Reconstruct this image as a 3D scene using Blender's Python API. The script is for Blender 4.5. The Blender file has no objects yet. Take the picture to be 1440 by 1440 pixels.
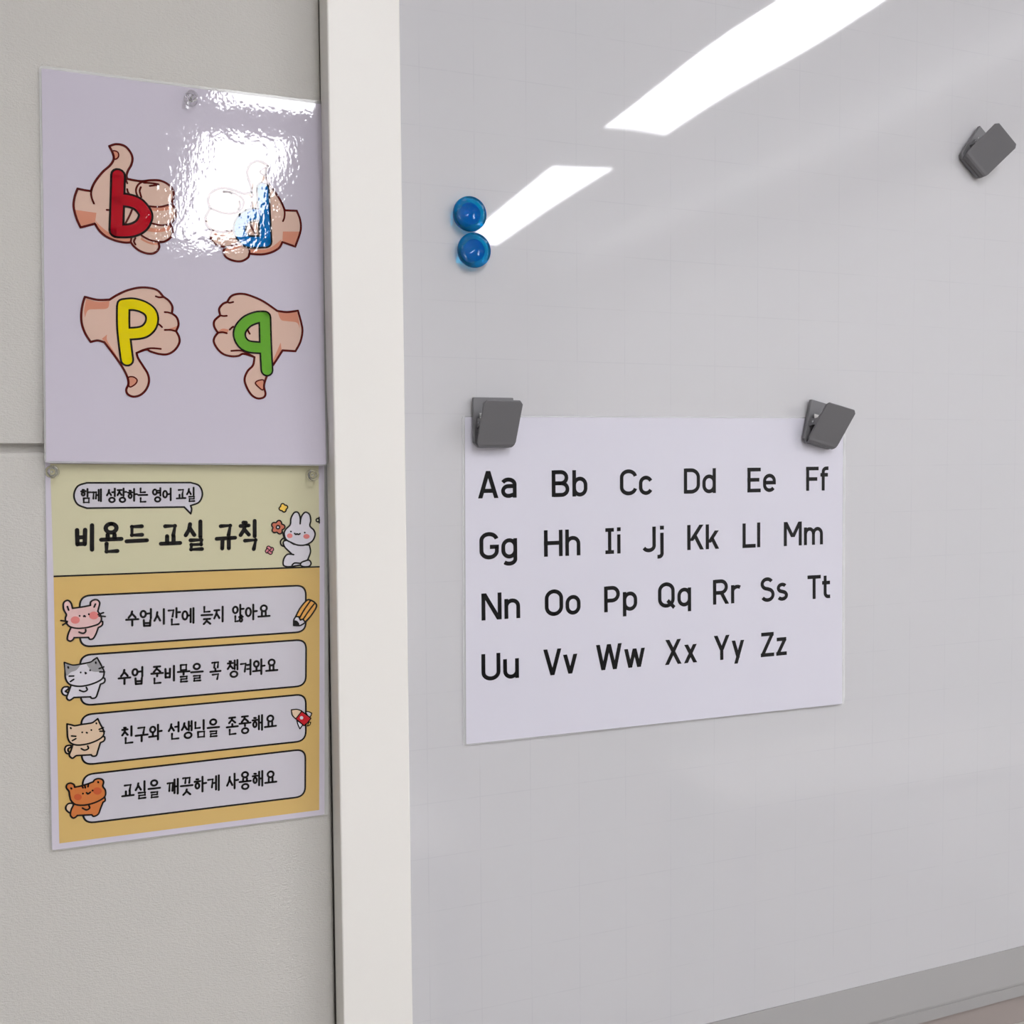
import bpy, bmesh, math, random
from math import sin, cos, pi, radians
from mathutils import Vector, Matrix
from mathutils.geometry import tessellate_polygon

sc = bpy.context.scene
COL = sc.collection

# ------------------------------------------------------------------ camera, world, exposure
FPX, DCAM, ZCAM = 1400.0, 0.869768, 1.40
RV = Vector((0.931208, -0.364402, -0.007961))
UV = Vector((0.025013, 0.042100, 0.998800))
WV = Vector((0.363630, 0.930290, -0.048319))
cam_data = bpy.data.cameras.new('camera')
cam_data.sensor_width = 36.0
cam_data.sensor_height = 36.0
cam_data.lens = 36.0 * FPX / 1440.0
cam_data.clip_start = 0.02
camera = bpy.data.objects.new('camera', cam_data)
COL.objects.link(camera)
M = Matrix(((RV.x, UV.x, -WV.x, 0), (RV.y, UV.y, -WV.y, -DCAM), (RV.z, UV.z, -WV.z, ZCAM), (0, 0, 0, 1)))
camera.matrix_world = M
sc.camera = camera
world = bpy.data.worlds.new('world')
sc.world = world
world.use_nodes = True
world.node_tree.nodes['Background'].inputs[0].default_value = (0.9, 0.95, 1.0, 1)
world.node_tree.nodes['Background'].inputs[1].default_value = 0.3
LAMP = 21.6
sc.view_settings.view_transform = 'Standard'
sc.view_settings.look = 'None'
sc.view_settings.gamma = 1.0
sc.view_settings.use_curve_mapping = False
sc.view_settings.exposure = 0.0
try:
    sc.cycles.use_denoising = True
except Exception:
    pass

# ------------------------------------------------------------------ helpers
def s2l(c):
    c = c / 255.0
    return c / 12.92 if c <= 0.04045 else ((c + 0.055) / 1.055) ** 2.4

def rgb(r, g, b, k=1.0):
    return (min(1, s2l(r) * k), min(1, s2l(g) * k), min(1, s2l(b) * k), 1)

def mat(name, col, rough=0.5, spec=0.5, metal=0.0, trans=0.0, ior=1.5, emit=None, alpha=1.0, bump=None, coat=0.0):
    m = bpy.data.materials.new(name)
    m.use_nodes = True
    nt = m.node_tree
    b = nt.nodes['Principled BSDF']
    b.inputs['Base Color'].default_value = col
    b.inputs['Roughness'].default_value = rough
    b.inputs['Specular IOR Level'].default_value = spec
    b.inputs['Metallic'].default_value = metal
    b.inputs['Transmission Weight'].default_value = trans
    b.inputs['IOR'].default_value = ior
    b.inputs['Alpha'].default_value = alpha
    b.inputs['Coat Weight'].default_value = coat
    b.inputs['Coat Roughness'].default_value = 0.03
    if emit:
        b.inputs['Emission Color'].default_value = emit[0]
        b.inputs['Emission Strength'].default_value = emit[1]
    if bump:
        for (scale, dist, detail, stretch) in bump:
            geo = nt.nodes.new('ShaderNodeNewGeometry')
            mp = nt.nodes.new('ShaderNodeMapping')
            mp.inputs['Scale'].default_value = stretch
            nz = nt.nodes.new('ShaderNodeTexNoise')
            nz.inputs['Scale'].default_value = scale
            nz.inputs['Detail'].default_value = detail
            bp = nt.nodes.new('ShaderNodeBump')
            bp.inputs['Strength'].default_value = 1.0
            bp.inputs['Distance'].default_value = dist
            nt.links.new(geo.outputs['Position'], mp.inputs['Vector'])
            nt.links.new(mp.outputs['Vector'], nz.inputs['Vector'])
            nt.links.new(nz.outputs['Fac'], bp.inputs['Height'])
            prev = b.inputs['Normal'].links
            if prev:
                nt.links.new(prev[0].from_socket, bp.inputs['Normal'])
            nt.links.new(bp.outputs['Normal'], b.inputs['Normal'])
    return m

def unproj(px, py, Y):
    d = WV + RV * ((px - 720.0) / FPX) - UV * ((py - 720.0) / FPX)
    t = (Y + DCAM) / d.y
    return d.x * t, ZCAM + d.z * t

def tag(o, label=None, cat=None, group=None, kind=None):
    if label: o['label'] = label
    if cat: o['category'] = cat
    if group: o['group'] = group
    if kind: o['kind'] = kind
    return o

def thing(name, label, cat, loc, group=None):
    o = bpy.data.objects.new(name, None)
    o.empty_display_size = 0.02
    COL.objects.link(o)
    o.location = loc
    return tag(o, label, cat, group)

def origin_of(parent):
    v = Vector((0, 0, 0))
    while parent is not None:
        v += parent.location
        parent = parent.parent
    return v

def link(name, bm, mats, parent=None, smooth=False, local=False):
    me = bpy.data.meshes.new(name)
    if parent is not None and not local:
        bmesh.ops.translate(bm, verts=bm.verts[:], vec=-origin_of(parent))
    bm.to_mesh(me)
    bm.free()
    for m in (mats if isinstance(mats, (list, tuple)) else [mats]):
        me.materials.append(m)
    if smooth:
        for p in me.polygons: p.use_smooth = True
    o = bpy.data.objects.new(name, me)
    COL.objects.link(o)
    if parent is not None:
        o.parent = parent
    return o

def box(bm, x0, x1, y0, y1, z0, z1, bev=0.0, seg=2, mi=0):
    b2 = bmesh.new()
    vs = [b2.verts.new((x, y, z)) for x in (x0, x1) for y in (y0, y1) for z in (z0, z1)]
    for f in ((0, 1, 3, 2), (4, 6, 7, 5), (0, 4, 5, 1), (2, 3, 7, 6), (0, 2, 6, 4), (1, 5, 7, 3)):
        b2.faces.new([vs[i] for i in f])
    bmesh.ops.recalc_face_normals(b2, faces=b2.faces[:])
    if bev > 0:
        bmesh.ops.bevel(b2, geom=b2.edges[:], offset=bev, segments=seg, profile=0.5, affect='EDGES')
    merge(bm, b2, mi)

def merge(bm, b2, mi=None, matrix=None):
    vm = {}
    for v in b2.verts:
        vm[v] = bm.verts.new(matrix @ v.co if matrix else v.co)
    for f in b2.faces:
        try:
            nf = bm.faces.new([vm[v] for v in f.verts])
            nf.material_index = f.material_index if mi is None else mi
            nf.smooth = f.smooth
        except ValueError:
            pass
    b2.free()

def lathe(profile, n=48, axis='y'):
    """profile: list of (r, h); revolves about the axis, h along it."""
    bm = bmesh.new()
    rings = []
    for r, h in profile:
        if r < 1e-7:
            rings.append([bm.verts.new((0, h, 0))])
        else:
            rings.append([bm.verts.new((r * cos(2 * pi * k / n), h, r * sin(2 * pi * k / n))) for k in range(n)])
    for a, b in zip(rings[:-1], rings[1:]):
        for k in range(n):
            k2 = (k + 1) % n
            if len(a) == 1 and len(b) == 1: continue
            if len(a) == 1: bm.faces.new((a[0], b[k], b[k2]))
            elif len(b) == 1: bm.faces.new((a[k], b[0], a[k2]))
            else: bm.faces.new((a[k], b[k], b[k2], a[k2]))
    bmesh.ops.recalc_face_normals(bm, faces=bm.faces[:])
    for f in bm.faces: f.smooth = True
    return bm

def tube(bm, pts, r, n=10, mi=0):
    pts = [Vector(p) for p in pts]
    rings = []
    for i, p in enumerate(pts):
        t = (pts[min(i + 1, len(pts) - 1)] - pts[max(i - 1, 0)]).normalized()
        a = t.orthogonal().normalized() if i == 0 else (rings[-1][1] - t * rings[-1][1].dot(t)).normalized()
        b = t.cross(a)
        rings.append(([bm.verts.new(p + (a * cos(2 * pi * k / n) + b * sin(2 * pi * k / n)) * r) for k in range(n)], a))
    for (A, _), (B, _) in zip(rings[:-1], rings[1:]):
        for k in range(n):
            f = bm.faces.new((A[k], A[(k + 1) % n], B[(k + 1) % n], B[k])); f.material_index = mi; f.smooth = True
    for R in (rings[0][0], rings[-1][0]):
        f = bm.faces.new(R); f.material_index = mi

# ------------------------------------------------------------------ materials
m_panel = mat('wall_fabric', rgb(204, 201, 196), 0.85, 0.2, bump=[(300, 0.0006, 3, (1, 1, 2.4)), (900, 0.0003, 2, (1, 1, 1))])
m_groove = mat('panel_backing', rgb(176, 172, 167), 0.8, 0.2)
m_frame = mat('cream_frame', rgb(238, 235, 230), 0.42, 0.4)
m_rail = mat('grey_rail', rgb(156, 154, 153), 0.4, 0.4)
m_wallshade_pad = mat('taupe_wall_shade_and_pad', rgb(156, 146, 142), 0.5, 0.4)
m_white = mat('white_paint', rgb(236, 234, 230), 0.7, 0.3)
m_ceil = mat('ceiling_white', rgb(225, 225, 225), 0.8, 0.3)
m_floor = mat('floor_vinyl', rgb(146, 142, 136), 0.5, 0.4, bump=[(60, 0.0003, 2, (1, 1, 1))])
m_lamp = mat('lamp_diffuser', (1, 1, 1, 1), 0.5, 0.3, emit=((0.955, 0.96, 1.0, 1), LAMP))
m_cove = mat('cove_lamp', (1, 1, 1, 1), 0.5, 0.3, emit=((0.955, 0.96, 1.0, 1), 6.0))
m_housing = mat('lamp_housing', rgb(235, 235, 235), 0.5)
m_desk = mat('desk_top', rgb(240, 236, 230), 0.4)
m_steel = mat('steel', rgb(200, 200, 200), 0.25, 0.5, metal=1.0)
m_clip = mat('clip_grey_plastic', rgb(112, 111, 114), 0.42, 0.45)
m_clipin = mat('clip_inner_plastic', rgb(120, 119, 122), 0.45, 0.45)
m_blue = mat('blue_acrylic', (0.0, 0.50, 0.88, 1), 0.03, 0.5, trans=0.88, ior=1.3)
m_bluecore = mat('blue_core', (0.0, 0.13, 0.62, 1), 0.5, 0.1)
m_clear = mat('clear_plastic', (0.99, 0.99, 0.99, 1), 0.10, 0.5, trans=1.0, ior=1.14)

def board_material():
    m = mat('whiteboard_enamel', rgb(202, 201, 204), 0.03, 0.5)
    nt = m.node_tree; b = nt.nodes['Principled BSDF']
    tc = nt.nodes.new('ShaderNodeTexCoord')
    sep = nt.nodes.new('ShaderNodeSeparateXYZ')
    nt.links.new(tc.outputs['Object'], sep.inputs[0])
    lines = []
    for ax in ('X', 'Z'):
        d = nt.nodes.new('ShaderNodeMath'); d.operation = 'DIVIDE'; d.inputs[1].default_value = 0.05
        a = nt.nodes.new('ShaderNodeMath'); a.operation = 'ADD'; a.inputs[1].default_value = 100.0
        fr = nt.nodes.new('ShaderNodeMath'); fr.operation = 'FRACT'
        lt = nt.nodes.new('ShaderNodeMath'); lt.operation = 'LESS_THAN'; lt.inputs[1].default_value = 0.016
        nt.links.new(sep.outputs[ax], d.inputs[0]); nt.links.new(d.outputs[0], a.inputs[0])
        nt.links.new(a.outputs[0], fr.inputs[0]); nt.links.new(fr.outputs[0], lt.inputs[0])
        lines.append(lt)
    mx = nt.nodes.new('ShaderNodeMath'); mx.operation = 'MAXIMUM'
    nt.links.new(lines[0].outputs[0], mx.inputs[0]); nt.links.new(lines[1].outputs[0], mx.inputs[1])
    nz = nt.nodes.new('ShaderNodeTexNoise'); nz.inputs['Scale'].default_value = 30.0
    nt.links.new(tc.outputs['Object'], nz.inputs['Vector'])
    mr = nt.nodes.new('ShaderNodeMapRange')
    mr.inputs['From Min'].default_value = 0.4; mr.inputs['From Max'].default_value = 0.6
    mr.inputs['To Min'].default_value = 0.2; mr.inputs['To Max'].default_value = 1.0
    nt.links.new(nz.outputs['Fac'], mr.inputs['Value'])
    mu = nt.nodes.new('ShaderNodeMath'); mu.operation = 'MULTIPLY'
    nt.links.new(mx.outputs[0], mu.inputs[0]); nt.links.new(mr.outputs['Result'], mu.inputs[1])
    mix = nt.nodes.new('ShaderNodeMixRGB')
    mix.inputs['Color1'].default_value = rgb(202, 201, 204)
    mix.inputs['Color2'].default_value = rgb(196, 195, 199)
    nt.links.new(mu.outputs[0], mix.inputs['Fac'])
    nt.links.new(mix.outputs['Color'], b.inputs['Base Color'])
    return m
m_board = board_material()

GLOSS = [(230, 0.00005, 1.5, (1.25, 1, 0.9)), (45, 0.00006, 1, (1, 1, 1))]
FLATGLOSS = [(25, 0.00012, 1, (1, 1, 1))]
INK = {}
def ink(key, r, g, b, gl='r', k=1.08):
    m = mat('ink_' + key, rgb(r, g, b, k), 0.015 if gl == 'r' else 0.12, 0.5 if gl == 'r' else 0.3, bump=GLOSS if gl == 'r' else FLATGLOSS)
    INK[key] = m
    return m
# laminated pictures on the upper poster
ink('hand_paper', 195, 189, 202)
ink('hand_skin', 208, 176, 160); ink('hand_shade', 201, 134, 110); ink('hand_line', 78, 10, 8)
ink('hand_black', 6, 3, 4); ink('hand_red', 166, 0, 22); ink('hand_blue', 0, 104, 176)
ink('hand_yellow', 216, 198, 0); ink('hand_green', 96, 158, 48)
# rules poster
for k, c in dict(rule_paper=(198, 192, 204), rule_cream=(198, 193, 161), rule_orange=(205, 172, 106), rule_white=(196, 192, 200), rule_black=(6, 3, 4),
                 rule_pink=(214, 178, 176), rule_cheek=(210, 122, 118), rule_grey=(150, 148, 150), rule_beige=(213, 187, 160), rule_tiger=(200, 116, 60),
                 rule_tigercheek=(190, 88, 50), rule_flower=(188, 108, 86), rule_yellow=(232, 192, 84), rule_rose=(200, 120, 130), rule_pencil=(222, 164, 84),
                 rule_red=(190, 30, 40), rule_rabbit=(206, 202, 210)).items():
    ink(k, *c, gl='f')
ink('chart_paper', 208, 206, 217, gl='f'); ink('chart_black', 3, 3, 6, gl='f')
m_lam = mat('laminate_film', (0.93, 0.94, 0.94, 1), 0.08, 0.5, alpha=0.36)

# ------------------------------------------------------------------ setting
def struct(name, bm, m, parent=None):
    o = link(name, bm, m, parent)
    if parent is None: o['kind'] = 'structure'
    return o

XL, XR, YB, ZC = -2.6, 2.62, -5.7, 2.60
bm = bmesh.new(); box(bm, XL, XR, 0.020, 0.12, 0, ZC); struct('wall_back', bm, m_groove)
bm = bmesh.new(); box(bm, XL - 0.1, XL, YB, 0.12, 0, ZC); struct('wall_left', bm, m_white)
bm = bmesh.new(); box(bm, XR, XR + 0.1, YB, 0.12, 0, ZC); struct('wall_right', bm, m_white)
bm = bmesh.new(); box(bm, XL, XR, YB - 0.1, YB, 0, ZC); struct('wall_front', bm, m_white)
bm = bmesh.new(); box(bm, XL - 0.1, XR + 0.1, YB - 0.1, 0.12, -0.1, 0); struct('floor', bm, m_floor)
bm = bmesh.new(); box(bm, XL - 0.1, XR + 0.1, YB - 0.1, 0.12, ZC, ZC + 0.1); struct('ceiling', bm, m_ceil)
# fabric covered wall panels with a shadow gap between them
SEAM_T, SEAM_B = ZCAM + 0.0190, ZCAM + 0.0122
PX1 = 0.1662
bm = bmesh.new(); box(bm, XL, PX1, 0.0, 0.0195, SEAM_T, ZC - 0.001, 0.0006); struct('wall_panel', bm, m_panel)
bm = bmesh.new(); box(bm, XL, PX1, 0.0, 0.0195, 0.001, SEAM_B, 0.0035, 4); struct('wall_panel', bm, m_panel)
bm = bmesh.new(); box(bm, XL, PX1, 0.0085, 0.0194, SEAM_B - .0005, SEAM_T + .0005); struct('trim_1', bm, m_panel)
# strip of plain wall right of and above/below the board
bm = bmesh.new(); box(bm, 0.172, XR, 0.0, 0.0195, 0.001, ZCAM - 0.640, 0.001); struct('wall_panel', bm, m_panel)
bm = bmesh.new(); box(bm, 0.172, XR, 0.0, 0.0195, ZCAM + 0.755, ZC - 0.001, 0.001); struct('wall_panel', bm, m_panel)

# ------------------------------------------------------------------ whiteboard
BX0, BX1, BZ0, BZ1, BY = 0.2285, 2.44, ZCAM - 0.5710, ZCAM + 0.690, -0.020
FX0 = 0.1665
GX, GZ = 0.248344, ZCAM + 0.344587
wb = thing('whiteboard', 'large glossy whiteboard with faint grid lines in a cream frame', 'whiteboard', (GX, -0.01, GZ))
bm = bmesh.new()
nx, nz = 110, 64
def warp(x, z):
    return -0.025 * max(0, z - 0.27) ** 2 + 1.5 * (0.00022 * sin(7.3 * x + 2.1 * z + 0.4) + 0.00016 * sin(15.0 * x - 6.0 * z + 1.1) + 0.00010 * sin(26 * x + 11 * z) + 0.00012 * sin(9.0 * z - 3 * x))
grid = [[bm.verts.new((BX0 - .004 + (BX1 - BX0 + .008) * i / nx, BY + 0.0 + warp(BX0 + (BX1 - BX0) * i / nx, BZ0 + (BZ1 - BZ0) * j / nz - ZCAM), BZ0 - .004 + (BZ1 - BZ0 + .008) * j / nz)) for j in range(nz + 1)] for i in range(nx + 1)]
for i in range(nx):
    for j in range(nz):
        f = bm.faces.new((grid[i][j], grid[i + 1][j], grid[i + 1][j + 1], grid[i][j + 1])); f.smooth = True
b2 = bmesh.new(); box(b2, BX0 - .004, BX1 + .004, BY + 0.0008, -0.004, BZ0 - .004, BZ1 + .004); merge(bm, b2, 0)
link('writing_surface', bm, m_board, wb)
bm = bmesh.new(); box(bm, FX0, BX0, -0.034, 0.0, BZ0 - 0.050, BZ1 + 0.0625, 0.0016, 3); tag(link('side_rail', bm, m_frame, wb), 'cream left rail')
bm = bmesh.new(); box(bm, BX1, BX1 + 0.062, -0.034, 0.0, BZ0 - 0.050, BZ1 + 0.0625, 0.0016, 3); link('side_rail', bm, m_frame, wb)
bm = bmesh.new(); box(bm, BX0, BX1, -0.034, 0.0, BZ1, BZ1 + 0.0625, 0.0016, 3); link('top_rail', bm, m_frame, wb)
# bottom rail: the face slopes back down and ends in a thin lip above the strip of shaded wall
bm = bmesh.new()
prof = [(-0.0215, BZ0 - 0.0004), (-0.0345, BZ0 - 0.034), (-0.0345, BZ0 - 0.0362), (-0.0335, BZ0 - 0.0368), (-0.0345, BZ0 - 0.0374), (-0.0360, BZ0 - 0.0490), (-0.030, BZ0 - 0.0500), (0.0, BZ0 - 0.0500), (0.0, BZ0 - 0.0004)]
A = [bm.verts.new((BX0, y, z)) for y, z in prof]; B = [bm.verts.new((BX1, y, z)) for y, z in prof]
n = len(prof)
for k in range(n): bm.faces.new((A[k], A[(k + 1) % n], B[(k + 1) % n], B[k]))
bm.faces.new(A); bm.faces.new(B[::-1])
bmesh.ops.recalc_face_normals(bm, faces=bm.faces[:])
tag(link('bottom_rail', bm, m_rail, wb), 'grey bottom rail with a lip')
bm = bmesh.new(); box(bm, BX0, BX1, -0.030, 0.0, BZ0 - 0.085, BZ0 - 0.0500, 0.001); link('shaded_wall_strip', bm, m_wallshade_pad, wb)  # wall below the rail, its shade put into a darker taupe

# ------------------------------------------------------------------ flat artwork toolkit
class Sheet:
    """A hanging sheet: surf(X, Z) -> Y. All artwork lies on it in layers a fraction of a millimetre apart."""
    def __init__(self, surf, root): self.surf, self.root = surf, root
    def pt(self, px, py):
        Y = -0.004
        for _ in range(4):
            X, Z = unproj(px, py, Y); Y = self.surf(X, Z)
        return (X, Z)

STEP = 0.00009
class Art:
    def __init__(self, sheet):
        self.s = sheet; self.bm = bmesh.new(); self.mats = []
    def mi(self, key):
        if key not in self.mats: self.mats.append(key)
        return self.mats.index(key)
    def fill(self, pts, key, layer):
        """pts: XZ points of a simple polygon"""
        P = []
        for p in pts:
            if not P or math.hypot(p[0] - P[-1][0], p[1] - P[-1][1]) > 1e-6: P.append(p)
        if math.hypot(P[0][0] - P[-1][0], P[0][1] - P[-1][1]) < 1e-6: P.pop()
        vs = [self.bm.verts.new((x, -layer * STEP, z)) for x, z in P]
        mi = self.mi(key)
        for t in tessellate_polygon([[Vector((x * 100, z * 100, 0)) for x, z in P]]):
            try:
                f = self.bm.faces.new([vs[k] for k in t]); f.material_index = mi
            except ValueError: pass
    def stroke(self, pts, w, key, layer, closed=False, cap='round'):
        P = [Vector(p) for p in pts]
        Q = [P[0]]
        for p in P[1:]:
            if (p - Q[-1]).length > 1e-6: Q.append(p)
        P = Q
        if closed and (P[0] - P[-1]).length < 1e-6: P.pop()
        n = len(P); h = w / 2; i_m = self.mi(key); y = -layer * STEP
        if n == 1:
            self.fill([(P[0].x + h * cos(2 * pi * k / 12), P[0].y + h * sin(2 * pi * k / 12)) for k in range(12)], key, layer); return
        L, R, joints = [], [], []
        for i in range(n):
            a = P[i - 1] if (i > 0 or closed) else None
            b = P[(i + 1) % n] if (i < n - 1 or closed) else None
            d1 = (P[i] - a).normalized() if a is not None else None
            d2 = (b - P[i]).normalized() if b is not None else None
            if d1 is None: d1 = d2
            if d2 is None: d2 = d1
            t = d1 + d2
            if t.length < 0.2:
                t = d1; k = 1.0; joints.append(P[i])
            else:
                t.normalize(); c = max(t.dot(d1), 0.25); k = 1.0 / c
                if c < 0.8 and cap == 'round': k = 1.0; joints.append(P[i])
            nn = Vector((-t.y, t.x))
            L.append(self.bm.verts.new((P[i].x + nn.x * h * k, y, P[i].y + nn.y * h * k)))
            R.append(self.bm.verts.new((P[i].x - nn.x * h * k, y, P[i].y - nn.y * h * k)))
        rng = range(n) if closed else range(n - 1)
        for i in rng:
            j = (i + 1) % n
            try:
                f = self.bm.faces.new((L[i], R[i], R[j], L[j])); f.material_index = i_m
            except ValueError: pass
        ends = ([] if closed or cap != 'round' else [P[0], P[-1]]) + joints
        for p in ends:
            self.fill([(p.x + h * cos(2 * pi * k / 14), p.y + h * sin(2 * pi * k / 14)) for k in range(14)], key, layer)
    def build(self, name, parent, cut=0.011, label=None):
        bm = self.bm
        bmesh.ops.triangulate(bm, faces=bm.faces[:], ngon_method='EAR_CLIP')
        xs = [v.co.x for v in bm.verts]; zs = [v.co.z for v in bm.verts]
        for lo, hi, ax in ((min(xs), max(xs), 0), (min(zs), max(zs), 2)):
            c = math.floor(lo / cut) * cut + cut
            while c < hi - 1e-5:
                co = [0, 0, 0]; no = [0, 0, 0]; co[ax] = c; no[ax] = 1
                bmesh.ops.bisect_plane(bm, geom=bm.verts[:] + bm.edges[:] + bm.faces[:], plane_co=co, plane_no=no, dist=1e-7)
                c += cut
        for f in bm.faces:
            f.normal_update()
            if f.normal.y > 0: f.normal_flip()
        for v in bm.verts:
            v.co.y += self.s.surf(v.co.x, v.co.z)
        o = link(name, bm, [INK[k] if k in INK else m_lam for k in self.mats], parent, smooth=True)
        if label: o['label'] = label
        return o

def spline(pts, closed=False, sub=7):
    """Catmull-Rom through pts; a third element marks a sharp corner."""
    n = len(pts)
    P = [Vector((p[0], p[1])) for p in pts]
    sharp = [len(p) > 2 for p in pts]
    out = []
    rng = range(n) if closed else range(n - 1)
    for i in rng:
        p1, p2 = P[i], P[(i + 1) % n]
        p0 = P[i - 1] if (closed or i > 0) else p1
        p3 = P[(i + 2) % n] if (closed or i + 2 < n) else p2
        if sharp[i]: p0 = p1 - (p2 - p1) * 0.3
        if sharp[(i + 1) % n]: p3 = p2 + (p2 - p1) * 0.3
        for k in range(sub):
            t = k / sub
            q = 0.5 * ((2 * p1) + (p2 - p0) * t + (2 * p0 - 5 * p1 + 4 * p2 - p3) * t * t + (3 * p1 - p0 - 3 * p2 + p3) * t ** 3)
            out.append((q.x, q.y))
    if not closed: out.append((P[-1].x, P[-1].y))
    return out

def rounded(P, r, seg=7):
    """rounded polygon through corner points (XZ)"""
    P = [Vector(p) for p in P]; out = []
    n = len(P)
    for i in range(n):
        a = (P[i - 1] - P[i]).normalized(); b = (P[(i + 1) % n] - P[i]).normalized()
        s = P[i] + a * r; e = P[i] + b * r
        for k in range(seg + 1):
            t = k / seg
            q = s * (1 - t) ** 2 + P[i] * 2 * t * (1 - t) + e * t * t
            out.append((q.x, q.y))
    return out

def make_paper(sheet, name, key, corners, parent, rad=0.0015, layer=0):
    a = Art(sheet); a.fill(rounded(corners, rad, 4), key, layer)
    return a.build(name, parent)

def make_border(sheet, outer, inner, parent, rad=0.004):
    a = Art(sheet)
    o = rounded(outer, rad, 6); i = rounded(inner, 0.0005, 6)
    mi = a.mi('lam')
    O = [a.bm.verts.new((x, STEP * 0.5, z)) for x, z in o]; I = [a.bm.verts.new((x, STEP * 0.5, z)) for x, z in i]
    n = len(O)
    for k in range(n):
        f = a.bm.faces.new((O[k], O[(k + 1) % n], I[(k + 1) % n], I[k])); f.material_index = mi
    ob = a.build('laminate_border', parent)
    return ob

# ------------------------------------------------------------------ upper poster: four hands with b d p q
def surf_hand(x, z):
    t = (ZCAM + 0.312 - z) / 0.313
    return -(0.0030 + 0.0010 * t * t + 0.0075 * t ** 4) + 0.0010 * sin(pi * (x + 0.056) / 0.225) + 0.00024 * math.exp(-max(t, -.05) / 0.035)
hp = thing('hand_poster', 'laminated white sheet with four cartoon thumb hands lettered b d p q', 'poster', (0.056, -0.002, ZCAM + 0.156))
HS = Sheet(surf_hand, hp)
hc = [HS.pt(*p) for p in ((54.5, 91.5), (456.5, 143), (461.5, 655), (62.5, 650.8))]
hin = [(hc[0][0] + .0018, hc[0][1] - .0022), (hc[1][0] - .0022, hc[1][1] - .0024), (hc[2][0] - .0016, hc[2][1] + .0012), (hc[3][0] + .0012, hc[3][1] + .0012)]
make_paper(HS, 'paper', 'hand_paper', hin, hp)
make_border(HS, hc, hin, hp)

def hand(fx, sil, shades, inner, nail, stem, bowl, ckey, label, wl, lettername):
    """fx maps crop coordinates to photo pixels"""
    Q = lambda pts: [HS.pt(*fx(x, y)) for x, y in pts]
    mm = 0.001
    a = Art(HS)
    sp = spline(sil, True)
    a.fill(Q(sp), 'hand_skin', 1)
    for sh in shades: a.fill(Q(spline(sh, True)), 'hand_shade', 2)
    if nail: a.fill(Q(spline(nail, True)), 'hand_shade', 3)
    a.stroke(Q(sp), 1.8 * mm, 'hand_line', 4, closed=True)
    for st in inner: a.stroke(Q(spline(st)), 1.5 * mm, 'hand_line', 4)
    if nail: a.stroke(Q(spline(nail, True)), 1.1 * mm, 'hand_line', 4, closed=True)
    hand_o = a.build('hand_picture', hp, label=label)
    l = Art(HS)
    s1, s2 = Q(spline(stem)), Q(spline(bowl))
    cw, bw = wl
    for s in (s1, s2): l.stroke(s, bw * mm, 'hand_black', 5)
    for s in (s1, s2): l.stroke(s, cw * mm, ckey, 6)
    l.build('letter', hand_o, label=lettername)

C = 1
fb = lambda x, y: (80 + x / 7.2, 180 + y / 7.2)
hand(fb,
     [(210, 615, C), (280, 630), (345, 640, C), (365, 585), (400, 525), (465, 445), (540, 378), (575, 315), (565, 255), (530, 185, C), (600, 165), (680, 180), (735, 232), (765, 300), (755, 370), (722, 430), (706, 480), (712, 515, C), (780, 530), (860, 540), (950, 530), (1050, 535), (1130, 575), (1175, 630), (1183, 700), (1160, 765, C), (1200, 830), (1203, 900), (1150, 972, C), (1172, 1050), (1150, 1110), (1090, 1150), (1030, 1160, C), (1035, 1215), (990, 1265), (920, 1272), (840, 1245), (780, 1200), (750, 1160, C), (680, 1160), (590, 1140), (500, 1100), (430, 1040), (385, 970, C), (310, 990), (240, 1008, C), (200, 920), (170, 800), (180, 700)],
     [[(188, 830, C), (400, 860, C), (385, 970, C), (240, 1004, C), (203, 920)], [(388, 935, C), (450, 1000), (560, 1075), (750, 1115, C), (750, 1156, C), (680, 1156), (590, 1136), (500, 1096), (430, 1036)],
      [(930, 1005, C), (1040, 1020), (1150, 985, C), (1150, 1030, C), (1040, 1055), (900, 1040)], [(960, 805, C), (1150, 785, C), (1170, 825, C), (1050, 838), (960, 835)], [(860, 1110, C), (930, 1150), (1030, 1165, C), (1030, 1185, C), (940, 1175), (850, 1130)]],
     [[(365, 585), (347, 650), (352, 705), (375, 765)], [(706, 480), (700, 520), (712, 560)], [(712, 620), (718, 645), (730, 665)], [(900, 535), (840, 560), (808, 600), (802, 650), (830, 710), (900, 780), (970, 797), (1060, 797), (1155, 770)], [(850, 600), (838, 640), (855, 700)], [(880, 555), (960, 560), (1030, 573), (940, 588)], [(940, 960), (1050, 985), (1150, 975)], [(860, 1090), (930, 1130), (1010, 1150), (1080, 1152)], [(760, 1090), (748, 1150)], [(795, 1115), (780, 1150), (795, 1180)], [(505, 830), (545, 832)], [(770, 800), (740, 880), (690, 975)]],
     [(565, 235), (615, 245), (625, 285), (605, 312), (580, 310)],
     [(620, 482), (612, 760), (602, 1042)], [(625, 730), (720, 735), (820, 772), (893, 860), (890, 930), (840, 1000), (740, 1040), (602, 1042)],
     'hand_red', 'thumb up hand with red letter b', (8.5, 11.8), 'red letter b')
fd = lambda x, y: (270 + x / 7.2, 200 + y / 7.2)
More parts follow.
